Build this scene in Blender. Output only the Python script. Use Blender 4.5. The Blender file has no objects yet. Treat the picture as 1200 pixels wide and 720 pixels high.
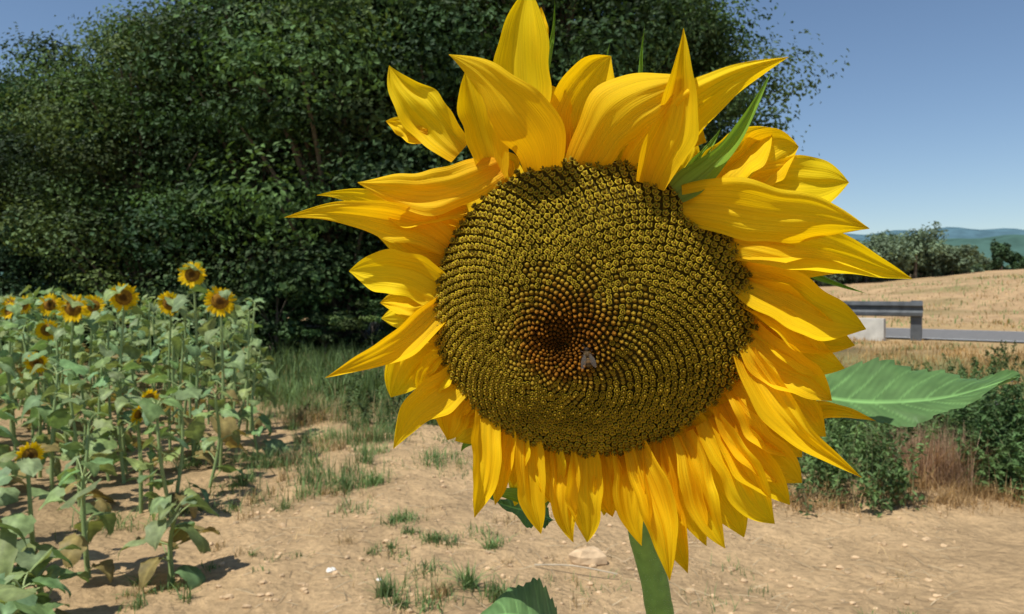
import bpy, math, numpy as np
from mathutils import Vector
rng=np.random.default_rng(7)
sc=bpy.context.scene
sc.view_settings.view_transform='Standard'; sc.view_settings.look='None'; sc.view_settings.exposure=0
A=np.array
# ---------------------------------------------------------------- helpers
def norm(v):
    v=np.asarray(v,float); return v/np.maximum(np.linalg.norm(v,axis=-1,keepdims=True),1e-9)
class Acc:
    def __init__(s): s.V=[];s.F=[];s.M=[];s.C=[];s.U=[];s.n=0
    def add(s,V,F,mi=0,col=(1,1,1),uv=None):
        V=np.asarray(V,float).reshape(-1,3);F=np.asarray(F,int).reshape(-1,4)
        C=np.asarray(col,float)
        if C.ndim==1: C=np.tile(C,(len(V),1))
        if uv is None: uv=np.zeros((len(V),2))
        s.V.append(V);s.F.append(F+s.n);s.M.append(np.full(len(F),mi));s.C.append(C[:,:3]);s.U.append(uv);s.n+=len(V)
    def build(s,name,mats,smooth=True,parent=None,loc=(0,0,0),link=True):
        V=np.concatenate(s.V);F=np.concatenate(s.F);M=np.concatenate(s.M);C=np.concatenate(s.C);U=np.concatenate(s.U)
        me=bpy.data.meshes.new(name)
        me.vertices.add(len(V));me.vertices.foreach_set('co',V.ravel())
        me.loops.add(len(F)*4);me.loops.foreach_set('vertex_index',F.ravel().astype(np.int32))
        me.polygons.add(len(F));me.polygons.foreach_set('loop_start',(np.arange(len(F))*4).astype(np.int32))
        for m in mats: me.materials.append(m)
        me.polygons.foreach_set('material_index',M.astype(np.int32))
        me.polygons.foreach_set('use_smooth',np.full(len(F),smooth))
        me.update(calc_edges=True)
        a=me.attributes.new('Col','FLOAT_COLOR','POINT')
        a.data.foreach_set('color',np.hstack([C,np.ones((len(C),1))]).ravel())
        uvl=me.uv_layers.new(name='UVMap')
        uvl.data.foreach_set('uv',U[F.ravel()].ravel())
        if not link: return me
        return put(name,me,loc,parent)
def put(name,me,loc=(0,0,0),parent=None,rz=0,scale=(1,1,1)):
    o=bpy.data.objects.new(name,me);sc.collection.objects.link(o)
    o.location=loc;o.rotation_euler=(0,0,rz);o.scale=scale
    if parent: o.parent=parent
    return o
def empty(name,loc):
    o=bpy.data.objects.new(name,None);sc.collection.objects.link(o);o.location=loc;o.empty_display_size=.1;return o
def gridF(nu,nv,closed=False):
    m=nv if closed else nv-1
    i,j=np.meshgrid(np.arange(nu-1),np.arange(m),indexing='ij')
    a=i*nv+j;b=i*nv+(j+1)%nv;c=(i+1)*nv+(j+1)%nv;d=(i+1)*nv+j
    return np.stack([a,b,c,d],-1).reshape(-1,4)
def tube(acc,P,R,n=8,mi=0,col=(1,1,1)):
    P=np.asarray(P,float);R=np.asarray(R,float)*np.ones(len(P))
    T=norm(np.gradient(P,axis=0))
    ref=A([.31,.23,.92]) if abs(np.mean(T[:,2]))<.9 else A([1.,.1,0])
    n1=norm(np.cross(T,ref));n2=np.cross(T,n1)
    a=np.linspace(0,2*np.pi,n,endpoint=False)
    V=P[:,None]+R[:,None,None]*(np.cos(a)[None,:,None]*n1[:,None]+np.sin(a)[None,:,None]*n2[:,None])
    C=np.asarray(col,float)
    if C.ndim==2: C=np.repeat(C,n,axis=0)
    acc.add(V,gridF(len(P),n,True),mi,C)
def smoothpath(P,k=6):
    P=np.asarray(P,float);n=len(P);out=[]
    for i in range(n-1):
        p0=P[max(i-1,0)];p1=P[i];p2=P[i+1];p3=P[min(i+2,n-1)]
        for t in np.linspace(0,1,k,endpoint=False):
            out.append(.5*((2*p1)+(p2-p0)*t+(2*p0-5*p1+4*p2-p3)*t*t+(3*p1-p0-3*p2+p3)*t**3))
    out.append(P[-1]);return A(out)
def sstep(a,b,x):
    t=np.clip((x-a)/(b-a),0,1);return t*t*(3-2*t)
# ---------------------------------------------------------------- materials
def newmat(name):
    m=bpy.data.materials.new(name);m.use_nodes=True;nt=m.node_tree;nt.nodes.clear()
    return m,nt,nt.nodes,nt.links
def N(ns,t,**k):
    n=ns.new(t)
    for a,b in k.items(): setattr(n,a,b)
    return n
def leafmat(name,trans=.3,rough=.55,spec=.3,nscale=30,namt=.35,tint=(1.25,1.15,.6),coord='Object',stretch=None,bump=.0,bd=.0012):
    m,nt,ns,l=newmat(name)
    at=N(ns,'ShaderNodeAttribute',attribute_name='Col')
    tc=N(ns,'ShaderNodeTexCoord')
    no=N(ns,'ShaderNodeTexNoise');no.inputs['Scale'].default_value=nscale;no.inputs['Detail'].default_value=3
    if stretch:
        mp=N(ns,'ShaderNodeMapping');mp.inputs['Scale'].default_value=stretch
        l.new(tc.outputs['UV'],mp.inputs[0]);l.new(mp.outputs[0],no.inputs['Vector'])
    else: l.new(tc.outputs[coord],no.inputs['Vector'])
    mr=N(ns,'ShaderNodeMapRange');mr.inputs['From Min'].default_value=.3;mr.inputs['From Max'].default_value=.7
    mr.inputs['To Min'].default_value=1-namt;mr.inputs['To Max'].default_value=1+namt
    l.new(no.outputs[0],mr.inputs[0])
    mx=N(ns,'ShaderNodeVectorMath',operation='MULTIPLY')
    l.new(at.outputs['Color'],mx.inputs[0]);l.new(mr.outputs[0],mx.inputs[1])
    p=N(ns,'ShaderNodeBsdfPrincipled');p.inputs['Roughness'].default_value=rough;p.inputs['Specular IOR Level'].default_value=spec
    tr=N(ns,'ShaderNodeBsdfTranslucent')
    ti=N(ns,'ShaderNodeVectorMath',operation='MULTIPLY');ti.inputs[1].default_value=tint
    l.new(mx.outputs[0],ti.inputs[0]);l.new(mx.outputs[0],p.inputs['Base Color']);l.new(ti.outputs[0],tr.inputs[0])
    if bump>0:
        bp=N(ns,'ShaderNodeBump');bp.inputs['Strength'].default_value=bump;bp.inputs['Distance'].default_value=bd
        l.new(no.outputs[0],bp.inputs['Height']);l.new(bp.outputs[0],p.inputs['Normal']);l.new(bp.outputs[0],tr.inputs['Normal'])
    ms=N(ns,'ShaderNodeMixShader');ms.inputs[0].default_value=trans
    l.new(p.outputs[0],ms.inputs[1]);l.new(tr.outputs[0],ms.inputs[2])
    o=N(ns,'ShaderNodeOutputMaterial');l.new(ms.outputs[0],o.inputs[0]);return m
def solid(name,rough=.8,spec=.3,nscale=20,namt=.25,bump=.3,bdist=.01,metal=0,col=None,detail=5):
    m,nt,ns,l=newmat(name)
    tc=N(ns,'ShaderNodeTexCoord')
    no=N(ns,'ShaderNodeTexNoise');no.inputs['Scale'].default_value=nscale;no.inputs['Detail'].default_value=detail
    l.new(tc.outputs['Object'],no.inputs['Vector'])
    mr=N(ns,'ShaderNodeMapRange');mr.inputs['From Min'].default_value=.3;mr.inputs['From Max'].default_value=.7
    mr.inputs['To Min'].default_value=1-namt;mr.inputs['To Max'].default_value=1+namt;l.new(no.outputs[0],mr.inputs[0])
    mx=N(ns,'ShaderNodeVectorMath',operation='MULTIPLY');l.new(mr.outputs[0],mx.inputs[1])
    if col is None:
        at=N(ns,'ShaderNodeAttribute',attribute_name='Col');l.new(at.outputs['Color'],mx.inputs[0])
    else: mx.inputs[0].default_value=col
    p=N(ns,'ShaderNodeBsdfPrincipled');p.inputs['Roughness'].default_value=rough;p.inputs['Specular IOR Level'].default_value=spec;p.inputs['Metallic'].default_value=metal
    l.new(mx.outputs[0],p.inputs['Base Color'])
    bp=N(ns,'ShaderNodeBump');bp.inputs['Strength'].default_value=bump;bp.inputs['Distance'].default_value=bdist
    l.new(no.outputs[0],bp.inputs['Height']);l.new(bp.outputs[0],p.inputs['Normal'])
    o=N(ns,'ShaderNodeOutputMaterial');l.new(p.outputs[0],o.inputs[0]);return m
M_petal=leafmat('petal_yellow',trans=.45,rough=.62,spec=.12,nscale=1,namt=.10,tint=(1.05,.97,.4),stretch=(26,1.3,1),bump=.7)
M_sepal=leafmat('sepal_green',trans=.35,rough=.5,nscale=1,namt=.2,stretch=(14,1.3,1),bump=.4)
M_leaf=leafmat('sunflower_leaf',trans=.3,rough=.55,spec=.3,nscale=35,namt=.22,bump=.5)
M_stem=solid('stem_green',rough=.6,nscale=120,namt=.15,bump=.3,bdist=.001)
M_disc=solid('disc_florets',rough=.9,spec=.05,nscale=60,namt=.20,bump=.1,bdist=.0005)
M_tree=leafmat('tree_foliage',trans=.28,rough=.6,spec=.2,nscale=.55,namt=.42)
M_bark=solid('bark',rough=.9,nscale=9,namt=.35,bump=.6,bdist=.03)
M_grass=leafmat('grass_blades',trans=.3,rough=.6,spec=.2,nscale=3,namt=.25)
M_stone=solid('stone',rough=.9,nscale=25,namt=.2,bump=.5,bdist=.01)
# ---------------------------------------------------------------- camera
PITCH=math.atan(20/867); CH=1.5
cam=bpy.data.cameras.new('camera');co=bpy.data.objects.new('camera',cam);sc.collection.objects.link(co)
co.location=(0,0,CH);co.rotation_euler=(math.pi/2-PITCH,0,0);cam.lens=26;cam.sensor_width=36;cam.clip_start=.02;cam.clip_end=12000
cam.dof.use_dof=True;cam.dof.focus_distance=.5;cam.dof.aperture_fstop=20
sc.camera=co
# ---------------------------------------------------------------- world, sun
SE=math.radians(61);sd=norm(A([-.46,-.46,0]));SDIR=A([sd[0]*math.cos(SE),sd[1]*math.cos(SE),math.sin(SE)])
w=bpy.data.worlds.new('World');sc.world=w;w.use_nodes=True
nt=w.node_tree;bg=nt.nodes['Background'];sk=nt.nodes.new('ShaderNodeTexSky');sk.sky_type='NISHITA';sk.sun_disc=False
sk.sun_elevation=SE;sk.sun_rotation=math.atan2(SDIR[0],SDIR[1]);sk.air_density=1.0;sk.dust_density=.25;sk.ozone_density=3.2
nt.links.new(sk.outputs[0],bg.inputs[0]);bg.inputs[1].default_value=.108
sl=bpy.data.lights.new('sun','SUN');so=bpy.data.objects.new('sun',sl);sc.collection.objects.link(so)
sl.energy=5;sl.angle=math.radians(.5);sl.color=(1,.965,.88)
so.rotation_euler=Vector(-SDIR).to_track_quat('-Z','Y').to_euler();so.location=(-5,-5,12)
# ---------------------------------------------------------------- terrain
L0=.36
def S(x,y): return (x-12)*.6+(y-18)*.8
def T(x,y):
    x=np.asarray(x,float);y=np.asarray(y,float);s=S(x,y)
    z=L0*sstep(-10,-3.8,s)+1.10*sstep(3.8,26,s)
    far=1-sstep(60,200,np.hypot(x,y))
    nz=.026*np.sin(1.7*x+.6*y)+.020*np.sin(2.9*y-1.1*x+1)+.012*np.sin(6.1*x+3)*np.sin(5.3*y)+.007*np.sin(13*x+5*y)+.006*np.sin(17*y-9*x)
    m=1-sstep(-5.5,-3.8,s)*(1-sstep(3.8,5.5,s))
    big=.10*np.sin(.31*x+.5)*np.sin(.23*y)*sstep(8,20,s)*far+.075*np.clip(x-17,0,22)*sstep(5,20,s)*far
    return z+nz*m*far+big
n=520;u=np.linspace(-1,1,n);k=9.2
ax=5000*np.sinh(k*u)/np.sinh(k)
X,Y=np.meshgrid(ax,ax+4,indexing='ij')
Z=T(X,Y)
s=S(X,Y)
fn=np.sin(.9*X+1.3*Y)*.5+np.sin(2.3*X-1.7*Y)*.3+np.sin(.37*Y-.6*X)*.4
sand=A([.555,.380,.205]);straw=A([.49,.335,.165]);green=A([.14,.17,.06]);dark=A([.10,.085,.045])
C=np.ones(X.shape+(3,))*sand
def mixc(C,c,w): return C*(1-w[...,None])+c*w[...,None]
C=mixc(C,straw,sstep(-8,-6,s))
C=mixc(C,A([.50,.335,.18]),sstep(5,8,s))
C=mixc(C,A([.25,.21,.09]),.7*sstep(.1,.9,fn+.4*np.sin(X*.8)*np.sin(Y*.5))*sstep(5,9,s))
C=mixc(C,green,.7*sstep(8.6,11.5,Y+fn*1.2)*(1-sstep(-7,-5,s)))
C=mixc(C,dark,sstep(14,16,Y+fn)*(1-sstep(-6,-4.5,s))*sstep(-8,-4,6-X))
wright=sstep(1.7,2.7,X+fn*.4)*sstep(5.0,6.2,Y+fn*.3)*(1-sstep(9,11,Y))
C=mixc(C,A([.19,.15,.075]),.75*wright)
wl=sstep(2.4,2.9,-X)*(1-sstep(13,16,Y))*sstep(0,2,Y)
C=mixc(C,A([.34,.24,.13]),.6*wl)
C=mixc(C,A([.20,.20,.09]),sstep(60,300,np.hypot(X,Y)))
g=Acc();g.add(np.stack([X,Y,Z],-1),gridF(n,n)[:,::-1],0,C.reshape(-1,3))
m,nt,ns,l=newmat('dry_sandy_soil')
at=N(ns,'ShaderNodeAttribute',attribute_name='Col');tc=N(ns,'ShaderNodeTexCoord')
n1=N(ns,'ShaderNodeTexNoise');n1.inputs['Scale'].default_value=1.6;n1.inputs['Detail'].default_value=8;n1.inputs['Roughness'].default_value=.65
n2=N(ns,'ShaderNodeTexNoise');n2.inputs['Scale'].default_value=24;n2.inputs['Detail'].default_value=7;n2.inputs['Roughness'].default_value=.72
n3=N(ns,'ShaderNodeTexNoise');n3.inputs['Scale'].default_value=5;n3.inputs['Detail'].default_value=4
vo=N(ns,'ShaderNodeTexVoronoi');vo.inputs['Scale'].default_value=19
for q in (n1,n2,n3,vo): l.new(tc.outputs['Object'],q.inputs['Vector'])
def mrange(src,a,b,c,d):
    r=N(ns,'ShaderNodeMapRange');r.inputs['From Min'].default_value=a;r.inputs['From Max'].default_value=b;r.inputs['To Min'].default_value=c;r.inputs['To Max'].default_value=d
    l.new(src,r.inputs[0]);return r.outputs[0]
ml=N(ns,'ShaderNodeMath',operation='MULTIPLY');l.new(mrange(n1.outputs[0],.35,.65,.78,1.14),ml.inputs[0]);l.new(mrange(n2.outputs[0],.3,.7,.72,1.22),ml.inputs[1])
mx=N(ns,'ShaderNodeVectorMath',operation='MULTIPLY');l.new(at.outputs['Color'],mx.inputs[0]);l.new(ml.outputs[0],mx.inputs[1])
p=N(ns,'ShaderNodeBsdfPrincipled');p.inputs['Roughness'].default_value=.95;p.inputs['Specular IOR Level'].default_value=.1
l.new(mx.outputs[0],p.inputs['Base Color'])
ad=N(ns,'ShaderNodeMath',operation='ADD');l.new(n2.outputs[0],ad.inputs[0]);l.new(mrange(vo.outputs['Distance'],0,.6,.3,0),ad.inputs[1])
ad2=N(ns,'ShaderNodeMath',operation='ADD');l.new(ad.outputs[0],ad2.inputs[0]);l.new(mrange(n3.outputs[0],.3,.7,0,1.2),ad2.inputs[1])
bp=N(ns,'ShaderNodeBump');bp.inputs['Strength'].default_value=.85;bp.inputs['Distance'].default_value=.04
l.new(ad2.outputs[0],bp.inputs['Height']);l.new(bp.outputs[0],p.inputs['Normal'])
o=N(ns,'ShaderNodeOutputMaterial');l.new(p.outputs[0],o.inputs[0])
g.build('ground',[m])
dR=A([-.8,.6]);nR=A([.6,.8]);c0=A([12.,18.])
def R(t,sv,z): p=c0+dR*t+nR*sv; return [p[0],p[1],z]
M_asph=solid('asphalt',rough=.9,nscale=14,namt=.18,bump=.4,bdist=.01,col=(.17,.165,.16))
M_paint=solid('road_paint',rough=.7,nscale=9,namt=.15,bump=.1,col=(.6,.6,.58))
M_steel=solid('galvanised_steel',rough=.55,spec=.4,nscale=6,namt=.25,bump=.1,metal=.4,col=(.11,.12,.13))
M_conc=solid('concrete',rough=.9,nscale=5,namt=.15,bump=.3,col=(.52,.51,.47))
a=Acc();ts=np.linspace(-60,60,61)
a.add([[R(t,-2.5,L0+.025),R(t,2.5,L0+.025)] for t in ts],gridF(61,2),0)
for sv in (-2.2,2.2):
    a.add([[R(t,sv-.05,L0+.03),R(t,sv+.05,L0+.03)] for t in ts],gridF(61,2),1)
a.build('road',[M_asph,M_paint],smooth=False)
rail=empty('guard_rail',tuple(R(1.5,-2.9,L0)))
o0=A(R(1.5,-2.9,L0))
a=Acc()
prof=[(-.0,.84),(.05,.82),(.06,.75),(.0,.70),(-.0,.64),(.06,.59),(.05,.52),(0,.50)]
prof=[(-p[0],p[1]+.04) for p in prof]
tt=np.linspace(-.15,13,20)
pl=[]
for q in prof+[(p[0]+.006,p[1]) for p in prof[::-1]]: pl.append(q)
a.add([[A(R(1.5+t,-2.9+q[0]-.05,L0+q[1]))-o0 for q in pl] for t in tt],gridF(len(tt),len(pl),True),0)
a.build('beam',[M_steel],smooth=False,parent=rail)
def box(acc,c,sx,sy,sz,dx=A([1,0,0]),dy=A([0,1,0]),mi=0,col=(1,1,1),bev=.0):
    c=A(c,float);dz=A([0,0,1.])
    x,y,z=sx/2,sy/2,sz/2
    P=[]
    levels=[(-z,1-bev),(-z+bev*y,1),(z-bev*y,1),(z,1-bev)] if bev>0 else [(-z,1),(z,1)]
    for zz,f in levels:
        for qx,qy in ((-x,-y),(x,-y),(x,y),(-x,y)): P.append(c+dx*qx*f+dy*qy*f+dz*zz)
    nL=len(levels);F=list(gridF(nL,4,True));F.append([3,2,1,0]);b=(nL-1)*4;F.append([b,b+1,b+2,b+3])
    acc.add(P,A(F),mi,col)
a=Acc()
d3=A([dR[0],dR[1],0]);n3=A([nR[0],nR[1],0])
for t in np.arange(0,13,2.0):
    box(a,A(R(1.5+t,-2.83,L0))-o0+A([0,0,.41]),.22,.12,.98,d3,n3,bev=.1)
a.build('posts',[M_steel],smooth=False,parent=rail)
hd=Acc();box(hd,A(R(5.2,-3.35,L0+.04)),6.3,.25,.92,d3,n3,bev=.05);hd.build('concrete_parapet',[M_conc],smooth=False)
# ---------------------------------------------------------------- hills
for nm,dist,hh,haze_col,seed in (('hills',2600,320,(.085,.155,.19),1),('hill_ridge',1500,135,(.065,.125,.105),5)):  # bluish distance haze is painted into the hills' base colours
    az=np.linspace(-75,75,240);rows=[]
    for q,fz in ((0,0),(.25,.55),(.5,.9),(.7,1),(1.2,.6)):
        r=[]
        for z_ in az:
            h=hh*(.80+.10*math.sin(z_*.11+seed)+.04*math.sin(z_*.43+seed)+.015*math.sin(z_*1.9))*fz+ (4*math.sin(z_*2.1+q*9) if 0<fz<1 else 0)
            D=dist*(1+q*.35);r.append([D*math.sin(math.radians(z_)),D*math.cos(math.radians(z_)),h-5])
        rows.append(r)
    a=Acc();a.add(rows,gridF(5,240),0)
    a.build(nm,[solid(nm+'_wooded_haze',rough=1,spec=0,nscale=.02,namt=.25,bump=.5,bdist=10,col=haze_col)])
# ---------------------------------------------------------------- trees
def leafquads(acc,P,Nn,L,W,col,mi,r):
    k=len(P);Nn=norm(Nn)
    t=norm(np.cross(Nn,r.normal(size=(k,3))));b=np.cross(Nn,t)
    L=np.asarray(L)[:,None];W=np.asarray(W)[:,None]
    V=np.stack([P-t*L*.5,P+b*W*.5+Nn*W*.12,P+t*L*.5-Nn*L*.12,P-b*W*.5+Nn*W*.12],1)
    acc.add(V,np.arange(4*k).reshape(k,4),mi,np.repeat(col,4,axis=0))
def tree_mesh(name,seed,H,Rr,ncl,nl,base=(.065,.115,.038),low=.12,leaf=.12,var=.45):
    r=np.random.default_rng(seed);a=Acc()
    tz=np.linspace(0,H*.8,9);tp=np.stack([.12*H*.1*np.sin(tz*.9+seed),.1*H*.1*np.cos(tz*.7+seed),tz],1);tp[:,:2]-=tp[0,:2]
    tube(a,tp,np.linspace(.022*H,.004*H,9),9,1,(.17,.13,.095))
    cen=[];rad=[]
    for i in range(ncl):
        zf=low+(1-low)*r.random()**.85
        prof=math.sin(math.pi*min(1,(zf*.93+.07))**1.1)**.55 if zf<.97 else .3
        ang=r.random()*2*math.pi;q=Rr*prof*(r.random()**.4)*r.uniform(.66,1.12)
        c=A([q*math.cos(ang),q*math.sin(ang),zf*H*.92]);cen.append(c);rad.append(r.uniform(.045,.13)*H*(.8+.3*prof))
        if i%2==0:
            s0=tp[min(7,int(max(.1,zf-.28)*9))];mid=(s0+c)/2+A([0,0,.04*H])
            tube(a,smoothpath([s0,mid,c],3),np.linspace(.007*H,.0015*H,7),5,1,(.16,.125,.09))
    for i,c in enumerate(cen):
        R0=rad[i];k=int(nl/ncl*r.uniform(.7,1.3)*(R0/(.09*H))**1.6)
        d=norm(r.normal(size=(k,3)));
        lump=1+.3*np.sin(d[:,0]*5+i)*np.sin(d[:,1]*4+2*i)+.22*np.sin(d[:,2]*7+i)
        rr=R0*(r.random(k)**.32)*lump*r.uniform(.88,1.08,k)
        P=c+d*rr[:,None]*A([1.2,1.2,.62])
        Nn=d*1.0+A([0,0,.45])+r.normal(size=(k,3))*.4
        cb=A(base)*r.uniform(1-var,1+var)*A([r.uniform(.85,1.2),1,r.uniform(.8,1.15)])
        col=cb*r.uniform(.6,1.35,(k,1))
        leafquads(a,P,Nn,leaf*r.uniform(.7,1.3,k),leaf*.65*r.uniform(.7,1.3,k),col,0,r)
    return a.build(name,[M_tree,M_bark],smooth=False,link=False)
tv=[tree_mesh('tree_a',11,10,3.0,105,46000,base=(.074,.128,.044)),tree_mesh('tree_b',12,10,3.3,110,46000,base=(.060,.108,.040)),
    tree_mesh('tree_c',13,10,2.8,95,42000,base=(.092,.148,.050),low=.05),tree_mesh('tree_d',14,10,3.4,105,44000,base=(.056,.104,.041),low=.1)]
trees=[(-16.5,19,.80,2),(-13.6,17.6,.79,0),(-11.0,18.2,.81,3),(-8.6,17.4,.84,2),(-6.4,18,.98,1),(-4.0,17.3,1.12,0),(-1.6,18,1.18,3),(.9,17.6,1.08,1),(3.0,18.6,1.02,0),(4.5,20.0,.90,2),
       (-15,22.5,.82,1),(-12,22,.82,2),(-9.5,21.5,.86,0),(-7,22,1.0,3),(-4.6,21.6,1.2,1),(-2.4,21.8,1.25,2),(.2,21.2,1.1,0),(2.4,20.6,.85,1)]
for i,(x,y,sx,v) in enumerate(trees):
    put('deciduous_tree',tv[v],(x,y,float(T(x,y))-.05),rz=i*1.93,scale=(sx*1.05,sx*1.05,sx))
bm=[tree_mesh('bush_a',21,2.2,1.25,34,7000,base=(.06,.105,.036),low=.05,leaf=.09),tree_mesh('bush_b',22,2.2,1.3,34,7000,base=(.08,.135,.044),low=.05,leaf=.085)]
for i in range(32):
    x=-14+i*.64+rng.uniform(-.3,.3);y=15.2+rng.uniform(-.6,1.0)+(.006*(x+3)**2)
    if x>6: continue
    s_=rng.uniform(.45,1.0)
    put('bush',bm[i%2],(x,y,float(T(x,y))-.1),rz=i*2.1,scale=(s_,s_,s_*rng.uniform(.7,1.1)))
r=np.random.default_rng(5);a=Acc()
def blobtree(cx,cy,h,w,base,k=1500,leaf=.30):
    z0=float(T(cx,cy))-.3
    tube(a,[[cx,cy,z0],[cx+.1,cy,z0+h*.5]],[.12,.08],5,1,(.15,.12,.09))
    for j in range(9):
        c=A([cx+r.uniform(-.5,.5)*w,cy+r.uniform(-.5,.5)*w,z0+h*r.uniform(.22,.82)]);R0=h*r.uniform(.13,.24)
        kk=k//9;d=norm(r.normal(size=(kk,3)));P=c+d*(R0*(r.random(kk)**.4)[:,None])*A([w/h*1.3,w/h*1.3,.95])
        leafquads(a,P,d*.7+A([0,0,.5])+r.normal(size=(kk,3))*.5,leaf*r.uniform(.6,1.3,kk),leaf*.6*r.uniform(.6,1.3,kk),A(base)*r.uniform(.7,1.3)*r.uniform(.7,1.3,(kk,1)),0,r)
for i in range(40):
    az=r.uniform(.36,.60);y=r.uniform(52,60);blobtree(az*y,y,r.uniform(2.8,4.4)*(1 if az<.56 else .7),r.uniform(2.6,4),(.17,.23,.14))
for i in range(22):
    az=r.uniform(.62,.95);y=r.uniform(58,66);blobtree(az*y,y,r.uniform(.6,1.4),r.uniform(1.6,3),(.09,.14,.065))
for i in range(60):
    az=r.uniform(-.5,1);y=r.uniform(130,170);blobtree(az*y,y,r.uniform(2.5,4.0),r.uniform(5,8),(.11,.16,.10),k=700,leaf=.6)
blobtree(39.6,60,2.8,1.2,(.055,.10,.045));blobtree(41.4,61,2.0,1.1,(.055,.10,.045))
a.build('distant_trees',[M_tree,M_bark],smooth=False)
# ---------------------------------------------------------------- sunflower plants in the field
def plant_leaf(acc,p,az,L,W,a0,droop,col,r):
    nt_,ns_=9,7
    t=np.linspace(0,1,nt_);s=np.linspace(-1,1,ns_)
    ang=a0-droop*t;dh=np.cumsum(np.cos(ang))*L/nt_;dv=np.cumsum(np.sin(ang))*L/nt_
    dh-=dh[0];dv-=dv[0]
    D=A([math.cos(az),math.sin(az),0]);Sd=A([-math.sin(az),math.cos(az),0])
    w=np.sin(np.pi*np.clip(t,.015,.985)**.58)**.8*(1+.07*((np.arange(nt_)%2)-.5)*2)
    fold=r.uniform(-.45,.55);roll=r.uniform(-.7,.7);ph=r.uniform(0,6)
    V=np.zeros((nt_,ns_,3))
    for j,sj in enumerate(s):
        back=-.18*L*abs(sj)*(1-t)**2
        V[:,j]=p+D*(dh+back)[:,None]+A([0,0,1])*(dv+fold*abs(sj)*w*W*.5+roll*sj*w*W*.5+.05*L*np.sin(t*8+sj*4+ph)*(.3+abs(sj)))[:,None]+Sd*(sj*w*W*.5)[:,None]
    c=np.ones((nt_,ns_,3))*col;c[:,ns_//2]*=1.35
    c*=r.uniform(.9,1.1,(nt_,ns_,1))
    uv=np.stack(np.meshgrid(t,s,indexing='ij'),-1).reshape(-1,2)
    acc.add(V,gridF(nt_,ns_),0,c.reshape(-1,3),uv)
def small_head(acc,c,nrm,Rd,r):
    nrm=norm(A(nrm,float));t1=norm(np.cross(nrm,[0,0,1.]));t2=np.cross(t1,nrm)
    rr=np.linspace(.02,1,7);th=np.linspace(0,2*np.pi,16,endpoint=False)
    V=[[c+Rd*q*(math.cos(x)*t1+math.sin(x)*t2)+nrm*Rd*.28*(1-q*q)*(1+.15*r.random()) for x in th] for q in rr]
    cc=A([[A([.14,.065,.016])*(.5+.4*q)+A([.22,.12,.01])*(q>.45)*r.uniform(.2,1) for x in th] for q in rr]).reshape(-1,3)
    acc.add(V,gridF(7,16,True),2,cc)
    V=[[c+Rd*q*(math.cos(x)*t1+math.sin(x)*t2)-nrm*Rd*.4*(1-q) -nrm*.004 for x in th] for q in rr[::-1]]
    acc.add(V,gridF(7,16,True),0,A([.13,.22,.06]))
    for lay in range(2):
        npet=18
        for i in range(npet):
            x=(i+.5*lay)*2*math.pi/npet+r.uniform(-.1,.1);d=math.cos(x)*t1+math.sin(x)*t2;sdv=-math.sin(x)*t1+math.cos(x)*t2
            L=Rd*r.uniform(.7,1.05);W=Rd*.36;f=r.uniform(-.25,.6)
            t=np.linspace(0,1,6);ww=W*.5*np.sin(np.pi*(.18+.81*t))**.7
            ctr=c+d*(Rd*.9+L*t)[:,None]+nrm*(f*L*t*t-.003*lay)[:,None]
            V=np.stack([ctr-sdv*ww[:,None],ctr+nrm*.1*W,ctr+sdv*ww[:,None]],1)
            acc.add(V,gridF(6,3),1,A([.93,.64,.01])*r.uniform(.85,1.05))
def plant(acc,base,h,r,heads=None,nleaf=13,lsize=.22,Rd=.062,green=(.20,.30,.13)):
    base=A(base,float);lean=r.uniform(-.10,.10,2)*h
    top=base+A([lean[0],lean[1],h])
    if heads is not None: top=A(heads[0],float)-norm(A(heads[1]))*.03
    mid=(base+top)/2+A([r.uniform(-.05,.05),r.uniform(-.05,.05),0])
    P=smoothpath([base,mid,top-A([0,0,.03]),top],5)
    tube(acc,P,np.linspace(.014,.008,len(P)),6,3,A([.24,.33,.13]))
    for i in range(nleaf):
        f=.10+.88*(i+.3)/nleaf;p=P[min(int(f*(len(P)-1)),len(P)-2)]
        az=i*2.4+r.uniform(-.6,.6);pl=r.uniform(.06,.18)*(1.1-.5*f);el=r.uniform(.2,.95)
        q=p+A([math.cos(az)*math.cos(el),math.sin(az)*math.cos(el),math.sin(el)])*pl
        tube(acc,[p,(p+q)/2+A([0,0,.01]),q],[.0045,.004,.003],4,3,A([.34,.42,.17]))
        sz=lsize*(1.15-.55*f)*r.uniform(.5,1.2)
        col=A(green)*r.uniform(.72,1.25)*A([r.uniform(.85,1.25),1,r.uniform(.75,1.15)])
        if f<.35 and r.random()<.4: col=A([.34,.27,.10])*r.uniform(.6,1)
        plant_leaf(acc,q,az,sz,sz*r.uniform(.65,1.0),r.uniform(-.4,.55),r.uniform(.4,2.1),col,r)
    if heads is not None: small_head(acc,A(heads[0],float),heads[1],Rd,r)
PM=[M_leaf,M_petal,M_disc,M_stem]
r=np.random.default_rng(33);a=Acc()
y=2.5
while y<13.5:
    e=-1.90 if y<4.2 else (-2.4 if y<6.8 else -.375*y)
    x=e
    while x>-.74*y-.8:
        xx=x+r.uniform(-.22,.22);yy=y+r.uniform(-.22,.22)
        h=np.interp(yy,[2.5,4,5.2,6.2,8,13],[.42,.55,.80,1.12,1.22,1.3])*r.uniform(.65,1.12)
        if xx<e-.5: h=max(h,np.interp(yy,[3,5,8],[.6,.8,1.15])*r.uniform(.7,1.1))
        if r.random()<(.95 if yy<4.2 else .82) and (yy<7.2 or xx<-.345*yy): plant(a,(xx,yy,float(T(xx,yy))),h,r,None,nleaf=int(r.integers(8,15)),lsize=.225)
        x-=.50
    y+=.45
a.build('sunflower_field',PM)
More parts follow.
